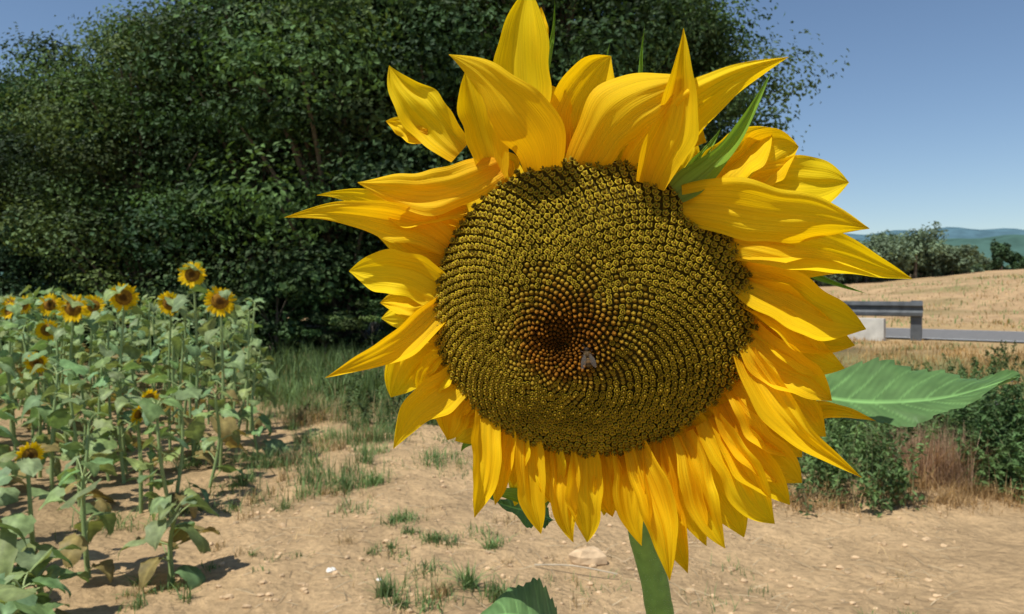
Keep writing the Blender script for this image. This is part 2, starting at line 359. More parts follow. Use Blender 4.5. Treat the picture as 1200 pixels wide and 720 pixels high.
heads=[(-3.15,6.0,1.44,.068,(.25,-1,-.1)),(-2.72,6.3,1.63,.066,(.1,-1,.15)),(-2.37,6.0,1.41,.07,(.3,-1,-.1)),(-3.06,6.6,1.38,.062,(.0,-1,-.1)),
 (-3.86,6.5,1.34,.072,(.2,-1,0)),(-4.25,7.5,1.34,.065,(.5,-1,.2)),(-5.0,8,1.34,.07,(.1,-1,.1)),(-5.6,8.5,1.33,.065,(-.4,-1,.1)),(-4.4,7,1.12,.06,(.5,-1,0)),
 (-3.80,5.9,.92,.05,(.6,-1,-.3)),(-2.46,5.0,.76,.042,(1,-.5,-.2)),(-2.50,4.95,.67,.042,(.9,-.5,-.5)),(-2.62,4.0,.60,.042,(.9,-.6,.1)),(-4.9,7.2,1.30,.05,(-.2,-1,.4)),(-6.3,9.3,1.32,.06,(.2,-1,.1))]
for i,(x,y,z,Rd,nn) in enumerate(heads):
    a=Acc();bx=x-.05;by=y+.1
    plant(a,(0,0,0),z,np.random.default_rng(100+i),heads=((x-bx,y-by,z-float(T(bx,by))),nn),nleaf=13 if z>1 else 8,lsize=.24 if z>1 else .18,Rd=Rd)
    a.build('sunflower_plant',PM,loc=(bx,by,float(T(bx,by))))
# ---------------------------------------------------------------- grasses & weeds
def blades(acc,P,H,W,col,r,lean=.5):
    k=len(P);az=r.uniform(0,2*np.pi,k);H=np.asarray(H);le=np.abs(r.normal(0,lean,k))
    D=np.stack([np.cos(az),np.sin(az),0*az],1);Sd=np.stack([-np.sin(az),np.cos(az),0*az],1)
    Wd=np.asarray(W)[:,None] if np.ndim(W) else W
    L=[]
    for t,wf in ((0,1),(.5,.8),(1,.08)):
        c=P+D*(H*le*t**1.7)[:,None]+A([0,0,1])*(H*(t-.25*np.minimum(le,1.5)*t*t))[:,None]
        L+= [c-Sd*Wd*wf*.5,c+Sd*Wd*wf*.5]
    V=np.stack(L,1);b=np.arange(k)[:,None]*6
    F=np.concatenate([b+A([[0,1,3,2]]),b+A([[2,3,5,4]])])
    acc.add(V,F,0,np.repeat(col,6,axis=0))
r=np.random.default_rng(55);a=Acc()
gg=A([.15,.23,.085]);dry=A([.46,.34,.18])
def tuft(x,y,rad,k,h,col,w=.006,lean=.8,sq=1):
    q=r.normal(0,rad,(k,2));X_=x+q[:,0];Y_=y+q[:,1]*sq
    P=np.stack([X_,Y_,T(X_,Y_)-.005],1)
    c=A(col)*r.uniform(.6,1.4,(k,1));blades(a,P,h*r.uniform(.35,1.1,k),w*r.uniform(.6,1.4,k),c,r,lean)
def patch(x,y,rad,k,h,col,nsub=9,**kw):
    for j in range(nsub):
        q=r.normal(0,rad,2);tuft(x+q[0]*1.3,y+q[1],rad*r.uniform(.12,.4),int(k/nsub*r.uniform(.4,1.6)),h*r.uniform(.6,1.2),A(col)*r.uniform(.8,1.2) if r.random()<.85 else dry*.8,**kw)
for x,y,rad,k,h in [(-1.64,8.1,.3,1200,.32),(-1.96,10,.6,1500,.38),(-1.3,9,.45,900,.26),(-1.94,5.4,.25,600,.15),(-1.46,5.9,.25,700,.18),(-.51,4.4,.16,700,.09),(-.42,3.55,.12,620,.12),
   (-1.52,4.0,.1,140,.06),(-2.08,5.0,.2,350,.12),(-1.12,5.4,.22,550,.11),(-.35,6.3,.3,350,.09),(.3,7.5,.4,300,.08),(-.75,4.1,.08,150,.06),(-1.7,3.6,.12,240,.08),(-1.9,6.8,.3,800,.22),(-.6,8,.5,600,.16),(-2.3,6.4,.3,500,.16),(-1.5,7.3,.3,700,.2),(-2.4,8.6,.5,1000,.3)]:
    patch(x,y,rad,k,h,gg)
for i in range(190):
    y=r.uniform(3.3,12);x=r.uniform(-.28,.55)*y
    tuft(x,y,r.uniform(.02,.10),int(r.integers(6,35)),r.uniform(.03,.09),gg if r.random()<.35 else dry,w=.004)
for i in range(620):
    y=r.uniform(9.6,15.5);x=r.uniform(-.42*y,.36*y)
    if x<-.36*y and y<12: continue
    tuft(x,y,.28,60,r.uniform(.18,.5)*(1+.45*math.sin(x*1.7+y)),gg*r.uniform(.5,1.15) if r.random()<.95 else dry*.8,w=.013,lean=.5)
a.build('grass',[M_grass],smooth=False)
a=Acc()
for i in range(430):
    y=r.uniform(7.6,20);x=r.uniform(.40,.82)*y
    if abs(S(x,y))<2.7: continue
    if abs(S(x,y)+2.95)<.7: continue
    cl=math.sin(x*1.3+.4)+math.sin(y*1.1+x*.5)
    gr=r.random()<(.55 if cl>.4 else .12)
    tuft(x,y,r.uniform(.1,.3),int(r.integers(15,50)),r.uniform(.08,.28)*(1.2 if gr else 1)*(.6 if S(x,y)>-5.5 else 1),dry*A([1,.86,.68])*r.uniform(.65,1.1) if not gr else gg*1.0,w=.011,lean=.6)
for i in range(220):
    y=r.uniform(17,42);x=r.uniform(.4,.8)*y
    if S(x,y)<3.2: continue
    tuft(x,y,.6,16,r.uniform(.08,.28),dry*A([1,.92,.8])*r.uniform(.7,1.0) if r.random()<.5 else gg*1.3,w=.03,lean=.7)
for x,y in ((3.05,5.55),(3.12,5.65),(3.2,5.6),(2.98,5.75),(3.3,5.5)):
    tuft(x,y,.07,300,.48,(.38,.25,.16),w=.004,lean=.5)
for i in range(75):
    x=r.uniform(1.9,4.4);y=4.85+.12*(x-2)+abs(r.normal(0,.25));tuft(x,y,r.uniform(.03,.1),int(r.integers(15,60)),r.uniform(.06,.24),dry*A([.95,.85,.75])*r.uniform(.6,1.1),w=.004,lean=.8)
a.build('dry_grass',[M_grass],smooth=False)
def weeds(name,pts,hr,seed,base=(.10,.165,.055),nl=60,leaf=.055,spread=.12):
    r=np.random.default_rng(seed);a=Acc()
    for (x,y) in pts:
        h=r.uniform(*hr)*(1+.25*math.sin(x*3.1)*math.sin(y*2.7));z=float(T(x,y));le=r.normal(0,spread,2)*h*2
        P=A([[x+le[0]*t*t,y+le[1]*t*t,z+h*t] for t in np.linspace(0,1,5)])
        tube(a,P,np.linspace(.004,.0015,5),3,1,(.2,.23,.10))
        t=r.random(nl)**.8;c=np.stack([x+le[0]*t*t,y+le[1]*t*t,z+h*t],1)
        d=norm(r.normal(size=(nl,3))*A([1,1,.4]));c=c+d*(r.uniform(.02,.11,nl)*(1.15-t)*h/.5)[:,None]
        leafquads(a,c,A([0,0,.8])+d*.4+r.normal(size=(nl,3))*.4,leaf*r.uniform(.6,1.4,nl),leaf*.4*r.uniform(.6,1.4,nl),A(base)*r.uniform(.6,1.4)*r.uniform(.7,1.35,(nl,1)),0,r)
    return a,r
pts=[]
while len(pts)<700:
    x=rng.uniform(1.85,5.4);y=rng.uniform(4.8,8.6)
    lo=4.95+.03*(x-2)+.25*math.sin(x*2.3)
    if y<lo or x/y>.82: continue
    if 2.8<x<3.4 and y<5.9: continue
    pts.append((x,y))
a,rr=weeds('weeds',pts,(.18,.62),71)
for i in range(18):
    x=rng.uniform(2.6,5);y=rng.uniform(5.3,7);z=float(T(x,y))+rng.uniform(.5,.75)
    P=A([[x,y,z-.5],[x+.02,y,z]]);tube(a,P,[.002,.002],3,1,(.2,.22,.1))
    d=norm(rr.normal(size=(24,3)));leafquads(a,A([x+.02,y,z])+d*.012,d,np.full(24,.02),np.full(24,.012),np.tile(A([.6,.5,.6]),(24,1)),0,rr)
a.build('weeds',[M_tree,M_stem],smooth=False)
pts=[(rng.normal(4.0,.28),rng.normal(5.6,.3)) for i in range(140)]
a,rr=weeds('weed_bush',pts,(.40,.85),72,base=(.08,.145,.05),nl=90)
a.build('weed_bush',[M_tree,M_stem],smooth=False)
pts=[]
for cx,cy in ((5.2,10.3),(6.1,11),(7.4,11.4),(4.9,9.4),(8.2,12.2),(6.9,9.8),(-1.9,9.4),(-2.2,10.6),(-1.5,8.4)):
    for j in range(16): pts.append((rng.normal(cx,.25),rng.normal(cy,.25)))
a,rr=weeds('verge_weeds',pts,(.15,.42),73,base=(.12,.18,.065),nl=50)
a.build('verge_weeds',[M_tree,M_stem],smooth=False)
def stones(name,pts,sizes,cols,seed):
    r=np.random.default_rng(seed);a=Acc()
    th=np.linspace(0,2*np.pi,8,endpoint=False);ph=np.linspace(-1.4,1.5,6)
    for (x,y),sz,c in zip(pts,sizes,cols):
        sx,sy,sz_=sz*r.uniform(.7,1.3),sz*r.uniform(.6,1.1),sz*r.uniform(.4,.75);ro=r.uniform(0,3);z=float(T(x,y))
        V=A([[[math.cos(p)*math.cos(t+ro)*sx,math.cos(p)*math.sin(t+ro)*sy,math.sin(p)*sz_] for t in th] for p in ph])*r.uniform(.8,1.15,(6,8,1))+A([x,y,z+sz_*.35])
        a.add(V,gridF(6,8,True),0,c)
    return a.build(name,[M_stone],smooth=False)
k=3600;yy=rng.uniform(3.0,11,k);xx=rng.uniform(-.42,.62,k)*yy
stones('gravel',list(zip(xx,yy)),.004+.018*rng.random(k)**3,[A([.54,.38,.22])*rng.uniform(.75,1.2) for _ in range(k)],3)
stones('rock',[(.42,4.05),(.47,4.12)],[.085,.04],[A([.56,.40,.24])]*2,4)
stones('white_stone',[(-.95,3.85),(-.68,3.75)],[.028,.015],[A([.7,.66,.58])]*2,6)
a=Acc();r=np.random.default_rng(9)
k=1300;yy=r.uniform(3.1,10,k);xx=r.uniform(-.4,.6,k)*yy
for x,y in zip(xx,yy):
    az=r.uniform(0,3.14);L=r.uniform(.03,.16);z=float(T(x,y))+.008;d=A([math.cos(az),math.sin(az),r.uniform(-.05,.15)])
    q=A([x,y,z]);tube(a,[q,q+d*L*.5+A([0,0,.004]),q+d*L],[.0016,.0016,.001],3,0,A([.5,.4,.25])*r.uniform(.5,1.2))
tube(a,smoothpath([[.12,3.95,.02],[.32,3.9,.035],[.55,3.82,.02]],4),.004,5,0,(.5,.42,.3))
a.build('straw_litter',[M_stone],smooth=False)
# ---------------------------------------------------------------- HERO SUNFLOWER
D0=.5;fw=A([0,math.cos(PITCH),-math.sin(PITCH)]);up=A([0,math.sin(PITCH),math.cos(PITCH)])
HC=A([.0548,.5,1.4885])
SC=D0/867
def Pt(px,py,f):       # traced measurement -> head-local metres; f = metres towards the viewer
    px=np.asarray(px,float);py=np.asarray(py,float);f=np.asarray(f,float)+.20*(px-695)*SC+.17*(360-py)*SC
    d=(D0-f)[...,None]
    X=(px-600)/867;Z=(360-py)/867
    return A([0,0,CH])+d*(fw+A([1.,0,0])*X[...,None]+up*Z[...,None])-HC
sun=empty('sunflower',tuple(HC))
pet=Acc();rp=np.random.default_rng(21)
def petal(base,tip,W,bend=0,f=(-.006,.004,.0),cup=.25,tw=0,peak=.42,sharp=1.9,acc=None,col=(.94,.68,.010),mi=0,bw=.5,S_=0,am=None):
    nL,nW=34,21
    b=A(base,float);e=A(tip,float);v=e-b;Ln=np.linalg.norm(v);pn=A([-v[1],v[0]])/Ln
    t=np.linspace(0,1,nL)[:,None]
    c1=b+v*.33+pn*(bend+S_);c2=b+v*.66+pn*(bend-S_)*.9
    c=(1-t)**3*b+3*t*(1-t)**2*c1+3*t*t*(1-t)*c2+t**3*e
    tg=np.gradient(c,axis=0);tg/=np.linalg.norm(tg,axis=1,keepdims=True);nn=np.stack([-tg[:,1],tg[:,0]],1)
    t=t[:,0]
    pr=np.where(t<peak,bw+(1-bw)*np.sin(np.pi/2*np.clip(t/peak,0,1)),(1-np.clip((t-peak)/(1-peak),0,1)**sharp))
    pr=np.maximum(pr,.012)
    ph=rp.uniform(0,6.28,10)
    s=np.linspace(-1,1,nW)
    env=np.sin(np.pi*t)
    hwL=W/2*pr*(1+(.09*np.sin(t*9+ph[0])+.045*np.sin(t*19+ph[1]))*env)
    hwR=W/2*pr*(1+(.09*np.sin(t*8+ph[6])+.045*np.sin(t*21+ph[7]))*env)
    hw=np.where(s[None,:]<0,hwL[:,None],hwR[:,None])
    cc=c+nn*(W*.07*np.sin(t*5+ph[2])*env)[:,None]
    PX=cc[:,0][:,None]+nn[:,0][:,None]*hw*s
    PY=cc[:,1][:,None]+nn[:,1][:,None]*hw*s
    F_=((1-t)**2*f[0]+2*t*(1-t)*f[1]+t*t*(f[2]+rp.uniform(-.006,.008)))[:,None]
    hm=hw*SC;cp=cup+rp.uniform(-.25,.35)
    tipcurl=rp.uniform(.0,1.6)
    vf=rp.uniform(-.25,.35)
    F_=F_+cp*hm*(s**2)[None,:]*(1-.3*t[:,None]+tipcurl*t[:,None]**3)+vf*hm*np.sqrt(s**2+.02)[None,:]+(tw+rp.uniform(-.25,.25))*hm*s[None,:]*t[:,None]
    am=rp.uniform(.7,1.8) if am is None else am
    rib=am*(.00055*np.sin(s*13+ph[3])[None,:]*env[:,None]**.5+.0011*np.cos(s*5+ph[4])[None,:]*pr[:,None])
    F_=F_+rib+am*(.0018*np.sin(t*6+ph[5])[:,None]*(s[None,:]) + .0020*np.sin(t*12+ph[1])[:,None]*(s*s*np.sign(s+.2))[None,:]+.0014*np.sin(t[:,None]*8+s[None,:]*3+ph[6]))*env[:,None]
    V=Pt(PX,PY,F_)
    C_=np.ones((nL,nW,3))*A(col)*rp.uniform(.95,1.03)
    hue=rp.uniform(.93,1.06)
    C_[...,1]*=hue*(1-.22*np.exp(-t*5))[:,None]
    C_*=(1-.12*np.exp(-t*6))[:,None,None]
    uv=np.stack(np.meshgrid(t+rp.uniform(0,20),s*.5*W/50+rp.uniform(0,9),indexing='ij'),-1).reshape(-1,2)[:,::-1]
    (acc if acc is not None else pet).add(V,gridF(nL,nW),mi,C_.reshape(-1,3),uv)
Pl=[ # base, tip, width, bend, (f0,fmid,ftip), cup, twist, peak, sharp
((598,175),(619,-16),66,8,(-.012,-.015,-.02),.4,.2,.5,2.2),
((632,70),(634,8),16,4,(-.012,-.016,-.02),.3,.2),
((636,200),(526,64),72,36,(.002,.045,.030),-.6,.5,.34,1.5),
((576,208),(545,84),52,12,(-.004,.01,.004),.6,0,.55,2.6),
((540,178),(456,77),54,-10,(-.012,-.012,-.022),.6,.3,.45,2.0),
((500,160),(452,142),26,0,(-.018,-.022,-.026),.3,.1),
((585,196),(419,214),54,-24,(.0,.02,.010),-.4,.3,.45,1.8),
((545,236),(438,230),52,-10,(-.006,.004,-.008),.5,0,.5,2.4),
((535,262),(371,229),36,10,(-.008,.006,.004),.6,.4,.35,1.3),
((525,288),(333,255),46,30,(-.004,.018,.022),.6,.5,.33,1.2),
((520,300),(430,262),42,0,(-.008,-.006,-.012),.3,0),
((525,345),(409,318),56,12,(-.004,.008,-.004),.5,.1,.5,2.4),
((527,352),(381,443),38,-14,(-.002,.018,.020),.7,.4,.35,1.4),
((528,395),(458,466),52,14,(-.006,.002,-.012),.4,0,.55,2.6),
((540,415),(494,470),42,10,(-.005,.004,-.006),.4,.1,.55,2.2),
((556,430),(461,526),48,12,(-.004,.008,.004),.5,-.2,.4,1.6),
((550,455),(524,516),42,4,(-.008,-.004,-.01),.3,0,.5,2.2),
((568,468),(556,607),36,-12,(-.004,.012,.008),.7,.4,.5,1.8),
((588,482),(580,592),32,-6,(-.006,.004,-.002),.6,0,.5,1.9),
((606,488),(602,570),32,-2,(-.008,.000,-.006),.6,0,.5,2.0),
((618,494),(634,626),36,6,(-.004,.010,.002),.6,.3,.55,2.0),
((642,503),(658,600),34,4,(-.007,.002,-.004),.6,-.2,.55,2.0),
((655,507),(672,636),36,5,(-.004,.008,.000),.6,-.3,.5,1.8),
((682,512),(688,636),42,-4,(-.003,.010,.002),.6,.3,.55,2.2),
((706,515),(718,606),38,3,(-.008,-.002,-.008),.5,0,.5,2.2),
((728,518),(752,640),36,4,(-.006,.006,.000),.6,.2,.5,1.7),
((742,518),(785,681),44,-10,(-.003,.016,.020),.7,.4,.45,1.6),
((735,522),(742,600),38,0,(-.009,-.004,-.01),.3,0),
((766,518),(806,672),42,8,(-.006,.006,.002),.6,.3,.5,1.9),
((785,514),(828,640),40,4,(-.007,.004,.0),.6,-.2,.5,1.9),
((800,508),(850,643),42,6,(-.004,.010,.004),.5,.2,.5,1.9),
((815,500),(872,630),46,4,(-.008,.000,-.008),.5,0,.55,2.4),
((830,492),(908,614),52,8,(-.004,.010,.004),.5,.2,.55,2.3),
((842,482),(926,592),48,4,(-.007,.003,-.003),.5,.2,.5,2.2),
((850,472),(940,566),54,10,(-.005,.005,-.002),.4,0,.55,2.4),
((862,450),(940,536),52,4,(-.004,.009,.0),.5,.1,.55,2.3),
((872,412),(1010,560),44,22,(.0,.022,.022),.7,.5,.33,1.3),
((880,430),(968,512),50,0,(-.008,-.002,-.012),.4,0,.55,2.2),
((930,488),(1027,494),24,-12,(-.012,-.012,-.004),.6,.4,.3,1.1),
((875,385),(975,470),54,8,(-.003,.010,.0),.4,.2,.5,2.2),
((874,362),(990,432),54,6,(-.005,.008,-.002),.4,-.2,.5,2.2),
((872,342),(1002,405),56,4,(-.006,.004,-.006),.4,.1,.5,2.2),
((866,322),(1015,386),66,6,(-.002,.012,.002),.4,.3,.5,2.1),
((862,288),(1069,327),54,-16,(-.004,.012,.010),.5,.4,.45,1.5),
((840,288),(1000,318),50,-6,(.0,.014,.006),-.3,.1,.45,2.0),
((800,240),(1019,268),74,-9,(.006,.034,.022),-.4,-.4,.42,1.6),
((868,236),(995,214),62,-16,(-.012,-.016,-.022),.6,.3,.6,2.6),
((850,216),(936,172),62,-10,(-.014,-.02,-.026),.5,.2,.6,2.6),
((835,226),(905,150),60,-10,(-.010,-.008,-.018),.6,.2,.5,2.2),
((742,200),(924,67),60,-28,(.0,.03,.032),-.5,-.4,.40,1.3),
((762,218),(801,33),56,16,(.004,.028,.032),.5,.6,.36,1.15),
((820,170),(800,60),28,-8,(-.01,-.002,.0),.3,.3),
((682,198),(812,90),72,-26,(.002,.034,.022),-.5,.4,.45,1.8),
((668,180),(716,66),64,-18,(-.008,-.008,-.014),.6,0,.6,2.6),
((655,178),(645,100),46,0,(-.012,-.016,-.02),.3,0,.5,2.4),
]
for q in Pl:
    pk=q[7] if len(q)>7 else .45;sh=q[8] if len(q)>8 else 2.0
    petal(q[0],q[1],q[2],q[3],q[4],q[5],q[6],peak=pk,sharp=sh,bw=.62,S_=rp.uniform(-9,9))
for i in range(54):
    th=i*2*math.pi/54+rp.uniform(-.05,.05)
    b=(695+186*.9*math.cos(th),359+172*.9*math.sin(th))
    top=.72 if (math.sin(th)<-.3) else (.8 if math.cos(th)<-.5 else 1)
    L=rp.uniform(58,86)*top+18
    th2=th+rp.uniform(-.15,.15);e=(b[0]+L*math.cos(th2),b[1]+L*math.sin(th2))
    petal(b,e,rp.uniform(34,46),rp.uniform(-8,8),(-.012-.004*(i%2),-.012-.004*(i%2),-.022-.006*(i%3)),.4,rp.uniform(-.2,.2),sharp=2.0,bw=.7,peak=.5)
pet.build('ray_petals',[M_petal],parent=sun)
CX,CY,RX,RY=695,359,186,172
br=Acc()
gs=(.20,.38,.045)
for q in [((792,226),(905,82),36,18,(.004,.010,.004)),((800,222),(845,150),26,0,(-.002,-.004,-.01)),
          ((632,110),(650,0),12,6,(-.02,-.024,-.024)),((752,140),(756,28),11,-4,(-.02,-.02,-.02)),((706,130),(715,50),12,-5,(-.02,-.02,-.02)),
          ((905,290),(1015,344),18,8,(-.028,-.032,-.03)),((640,596),(562,578),30,8,(-.03,-.03,-.03)),((720,560),(742,618),24,0,(-.03,-.035,-.04)),
          ((920,390),(1015,386),18,4,(-.03,-.035,-.03)),((560,500),(540,530),26,0,(-.03,-.035,-.04))]:
    petal(q[0],q[1],q[2],q[3],q[4],.5,.2,peak=.12,sharp=.85,acc=br,col=gs,bw=.8,am=.5)
for i in range(34):
    th=i*2*math.pi/34+rp.uniform(-.05,.05)
    b=(CX+RX*.8*math.cos(th),CY+RY*.8*math.sin(th));L=rp.uniform(60,86)
    petal(b,(b[0]+L*math.cos(th),b[1]+L*math.sin(th)),40,rp.uniform(-8,8),(-.034,-.032,-.036),.3,0,peak=.2,sharp=1.0,acc=br,col=(.15,.29,.045),bw=.8,am=.5)
rr_=[(1.0,-.006),(1.0,-.015),(.93,-.026),(.75,-.036),(.5,-.043),(.25,-.05),(.09,-.062),(.07,-.075)]
th=np.linspace(0,2*np.pi,48,endpoint=False)
V=A([[Pt(CX+RX*q*math.cos(x),CY+RY*q*math.sin(x),f) for x in th] for q,f in rr_])
br.add(V,gridF(len(rr_),48,True),0,(.12,.24,.05))
br.build('green_bracts',[M_sepal],parent=sun)
# disc
def dpx(r,th):
    sh=1-r**1.35
    wob=1+.012*np.sin(3*th+1)*r+.008*np.sin(5*th)*r
    return CX+RX*.99*r*wob*np.cos(th)-38*sh, CY+RY*.99*r*wob*np.sin(th)+44*sh
def dpos(r,th,off=0):
    x,y=dpx(r,th);f=.026*(1-r**2.4)-.006*np.exp(-(r/.14)**2)+.002+off+.0012*np.sin(3*th+2)*r*(1-r)*4
    return Pt(x,y,f)
dc=Acc()
rs=np.linspace(.003,1.0,40);th=np.linspace(0,2*np.pi,96,endpoint=False)
RR,TH=np.meshgrid(rs,th,indexing='ij')
V=dpos(RR,TH,-.0028);V=np.concatenate([V,A([[Pt(CX+RX*1.0*math.cos(x),CY+RY*1.0*math.sin(x),-.012) for x in th]])])
cb=np.ones((41,96,3))*A([.085,.058,.011])
dc.add(V,gridF(41,96,True),0,cb.reshape(-1,3))
Nf=2300;PW=.62;i=np.arange(Nf)+.6;r_=(i/Nf)**PW;t_=i*2.399963
r_=r_*(1+rng.normal(0,.0015,Nf));r_=np.minimum(r_,.995)
c=dpos(r_,t_,-.003);e=1e-3
du=(dpos(r_+e,t_)-dpos(r_-e,t_));dv=(dpos(r_,t_+e)-dpos(r_,t_-e))
nn=norm(np.cross(du,dv));nn=np.where((nn[:,1]>0)[:,None],-nn,nn)
t1=norm(du-nn*np.sum(du*nn,1,keepdims=True));t2=np.cross(nn,t1)
nn=norm(nn+t1*(.05+.30*r_**3)[:,None]+rng.normal(0,.07,(Nf,3)));t1=norm(t1-nn*np.sum(t1*nn,1,keepdims=True));t2=np.cross(nn,t1)
space=np.sqrt(2*math.pi*PW/Nf*r_**(2-1/PW))*.100
def place(T0,F0,C0,idx,scale,hs,rot,cmul):
    k=len(idx);ca=np.cos(rot)[:,None,None];sa=np.sin(rot)[:,None,None]
    x=T0[None,:,0:1]*ca-T0[None,:,1:2]*sa;y=T0[None,:,0:1]*sa+T0[None,:,1:2]*ca
    V=c[idx][:,None]+(t1[idx][:,None]*x+t2[idx][:,None]*y)*scale[:,None,None]+nn[idx][:,None]*T0[None,:,2:3]*hs[:,None,None]
    F=(F0[None]+(np.arange(k)*len(T0))[:,None,None]).reshape(-1,4)
    C=(C0[None]*cmul[:,None]).reshape(-1,3);dc.add(V,F,0,C)
def ring(rad,z,n=10,alt=None,altz=None):
    a=np.arange(n)*2*math.pi/n
    rd=np.where(np.arange(n)%2==0,rad,alt if alt is not None else rad);zz=np.where(np.arange(n)%2==0,z,altz if altz is not None else z)
    return np.stack([rd*np.cos(a),rd*np.sin(a),zz],1)
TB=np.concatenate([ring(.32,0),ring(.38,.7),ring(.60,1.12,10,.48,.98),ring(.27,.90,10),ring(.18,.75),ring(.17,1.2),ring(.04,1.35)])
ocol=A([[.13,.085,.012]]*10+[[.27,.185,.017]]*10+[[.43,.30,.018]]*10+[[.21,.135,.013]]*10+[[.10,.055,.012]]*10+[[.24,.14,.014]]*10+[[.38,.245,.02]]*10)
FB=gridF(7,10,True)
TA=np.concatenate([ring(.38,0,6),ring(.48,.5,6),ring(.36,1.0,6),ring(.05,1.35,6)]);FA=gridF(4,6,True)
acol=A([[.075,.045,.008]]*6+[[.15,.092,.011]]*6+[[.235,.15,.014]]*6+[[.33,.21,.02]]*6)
rot=rng.uniform(0,6.28,Nf)
noise=rng.uniform(.78,1.18,(Nf,1))
jr=r_+rng.normal(0,.02,Nf)
budm=(jr<.54)&~((jr>.28)&(rng.random(Nf)<np.clip((jr-.28)/.26,0,1)*.8))
ib=np.where(budm)[0];io=np.where(~budm)[0]
g_=sstep(.16,.42,r_[ib]+rng.normal(0,.035,len(ib)))[:,None]
cm=(1-g_)*A([.82,.50,.55])+g_*A([1.0,1.02,1.0])
cm=cm*(.30+.70*np.clip(r_[ib]/.20,0,1))[:,None]
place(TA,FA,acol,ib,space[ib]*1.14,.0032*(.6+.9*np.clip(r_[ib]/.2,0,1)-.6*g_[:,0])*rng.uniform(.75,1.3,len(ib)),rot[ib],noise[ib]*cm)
rim_shade=1-.30*sstep(.94,1.0,r_[io])  # shadow gap beside the petals painted as darker colour on the rim florets
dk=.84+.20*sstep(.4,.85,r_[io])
place(TB,FB,ocol,io,space[io]*1.06,(.0031+.0012*r_[io])*rng.uniform(.86,1.14,len(io)),rot[io],noise[io]*(A([.95,1.0,1.])*(rim_shade*dk)[:,None]))
dc.build('seed_disc',[M_disc],parent=sun)
# stem
st=Acc()
top=[Pt(*q) for q in [(695,372,-.055),(708,430,-.082),(728,520,-.095),(744,600,-.096),(760,655,-.094),(770,700,-.090),(774,780,-.085)]]
gx,gy=.12,.60
low=[A([gx-.005,gy,.9])-HC,A([gx+.01,gy+.01,.45])-HC,A([gx,gy,float(T(gx,gy))-.02])-HC]
P=smoothpath(top+low,7)
rad=np.interp(np.linalg.norm(np.diff(P,axis=0,prepend=P[:1]),axis=1).cumsum(),[0,.05,.15,.18,.205,.3,1.6],[.012,.0070,.0058,.0075,.0110,.0118,.017])
tube(st,P,rad,18,0,(.21,.36,.07))
r=np.random.default_rng(4)
for j in range(900):
    k=int(r.integers(6,len(P)-22));aa=r.uniform(0,6.28);d=norm(A([math.cos(aa),math.sin(aa),r.uniform(-.2,.4)]));q=P[k]+(P[k+1]-P[k])*r.random()+d*rad[k]*.95
    tube(st,[q,q+d*.0026],[.00014,.00004],3,0,(.5,.58,.35))
st.build('stem',[M_stem],parent=sun)
hl=Acc()
def bigleaf(mid,fm,upw,upf,dnw,dnf,col,serr=.12,nser=14):
    nt_,ns_=130,25;t=np.linspace(0,1,nt_)
    M=smoothpath(A([(m[0],m[1],f) for m,f in zip(mid,fm)]),12);idx=np.linspace(0,len(M)-1,nt_);M=A([M[int(q)]+(M[min(int(q)+1,len(M)-1)]-M[int(q)])*(q-int(q)) for q in idx])
    w0=np.sin(np.pi*np.clip(t,.004,.997)**.62)**.85
    V=np.zeros((nt_,ns_,3));s=np.linspace(-1,1,ns_);C_=np.ones((nt_,ns_,3))*A(col)
    for j,sj in enumerate(s):
        a_=abs(sj);W_,F_=(upw,upf) if sj>0 else (dnw,dnf);sg=-1 if sj>0 else 1
        w=w0*(1-serr*(1-((t*nser+.3*(sj>0))%1))*a_**4)
        vph=(t*nser*.62-a_*1.5+.1*(sj>0))
        vv=np.abs((vph%1)-.5)*2
        lat=.0026*(np.sin(np.pi*(vph%1)))*np.minimum(1,a_*3)*(1-.5*a_)
        V[:,j]=Pt(M[:,0]+a_*14*w-(1-t)**3*a_*14,M[:,1]+sg*W_*w*(a_**.95)+5*np.sin(t*8+sj*2)*a_+3*np.sin(t*23+sj*3)*a_**3,M[:,2]+F_*w*a_+lat)
        vein=sstep(.82,.97,vv)*(a_<.93)
        fine=.12*np.sin(t*150+a_*20)*np.sin(a_*40+t*30)
        C_[:,j]*=(1+.65*vein*(1-.5*a_)+fine)[:,None]
    C_[:,ns_//2]=A(col)*2.4
    hl.add(V,gridF(nt_,ns_),0,C_.reshape(-1,3),np.stack(np.meshgrid(t,s,indexing='ij'),-1).reshape(-1,2))
bigleaf([(948,463),(1020,472),(1110,466),(1196,440)],[-.10,-.09,-.08,-.06],46,-.05,24,.03,(.10,.20,.066))
tube(hl,smoothpath([Pt(756,650,-.094),Pt(830,560,-.11),Pt(900,480,-.115),Pt(950,463,-.10)],6),[.004]*19,8,1,(.25,.4,.09))
bigleaf([(662,752),(622,728),(578,724),(508,760)],[-.04,-.03,-.02,.0],44,-.06,70,.05,(.12,.225,.08))
tube(hl,smoothpath([Pt(774,800,-.085),Pt(720,760,-.07),Pt(664,752,-.04)],6),[.004]*13,8,1,(.25,.4,.09))
bigleaf([(650,610),(620,600),(590,592),(560,576)],[-.08,-.08,-.08,-.075],16,-.02,16,.02,(.12,.26,.07))
hl.build('leaves',[M_leaf,M_stem],parent=sun)
a=Acc();r=np.random.default_rng(8)
for j in range(9):
    z=.18+j*.115;az=j*2.4+.6;p=A([gx,gy,z]);q=p+A([math.cos(az)*.1,math.sin(az)*.1,.05])
    tube(a,[p,q],[.005,.004],6,1,(.2,.34,.07));plant_leaf(a,q,az,.24,.2,.2,1.1,A([.13,.23,.08]),r)
o=a.build('lower_leaves',[M_leaf,M_stem]);o.parent=sun;o.location=tuple(-HC)
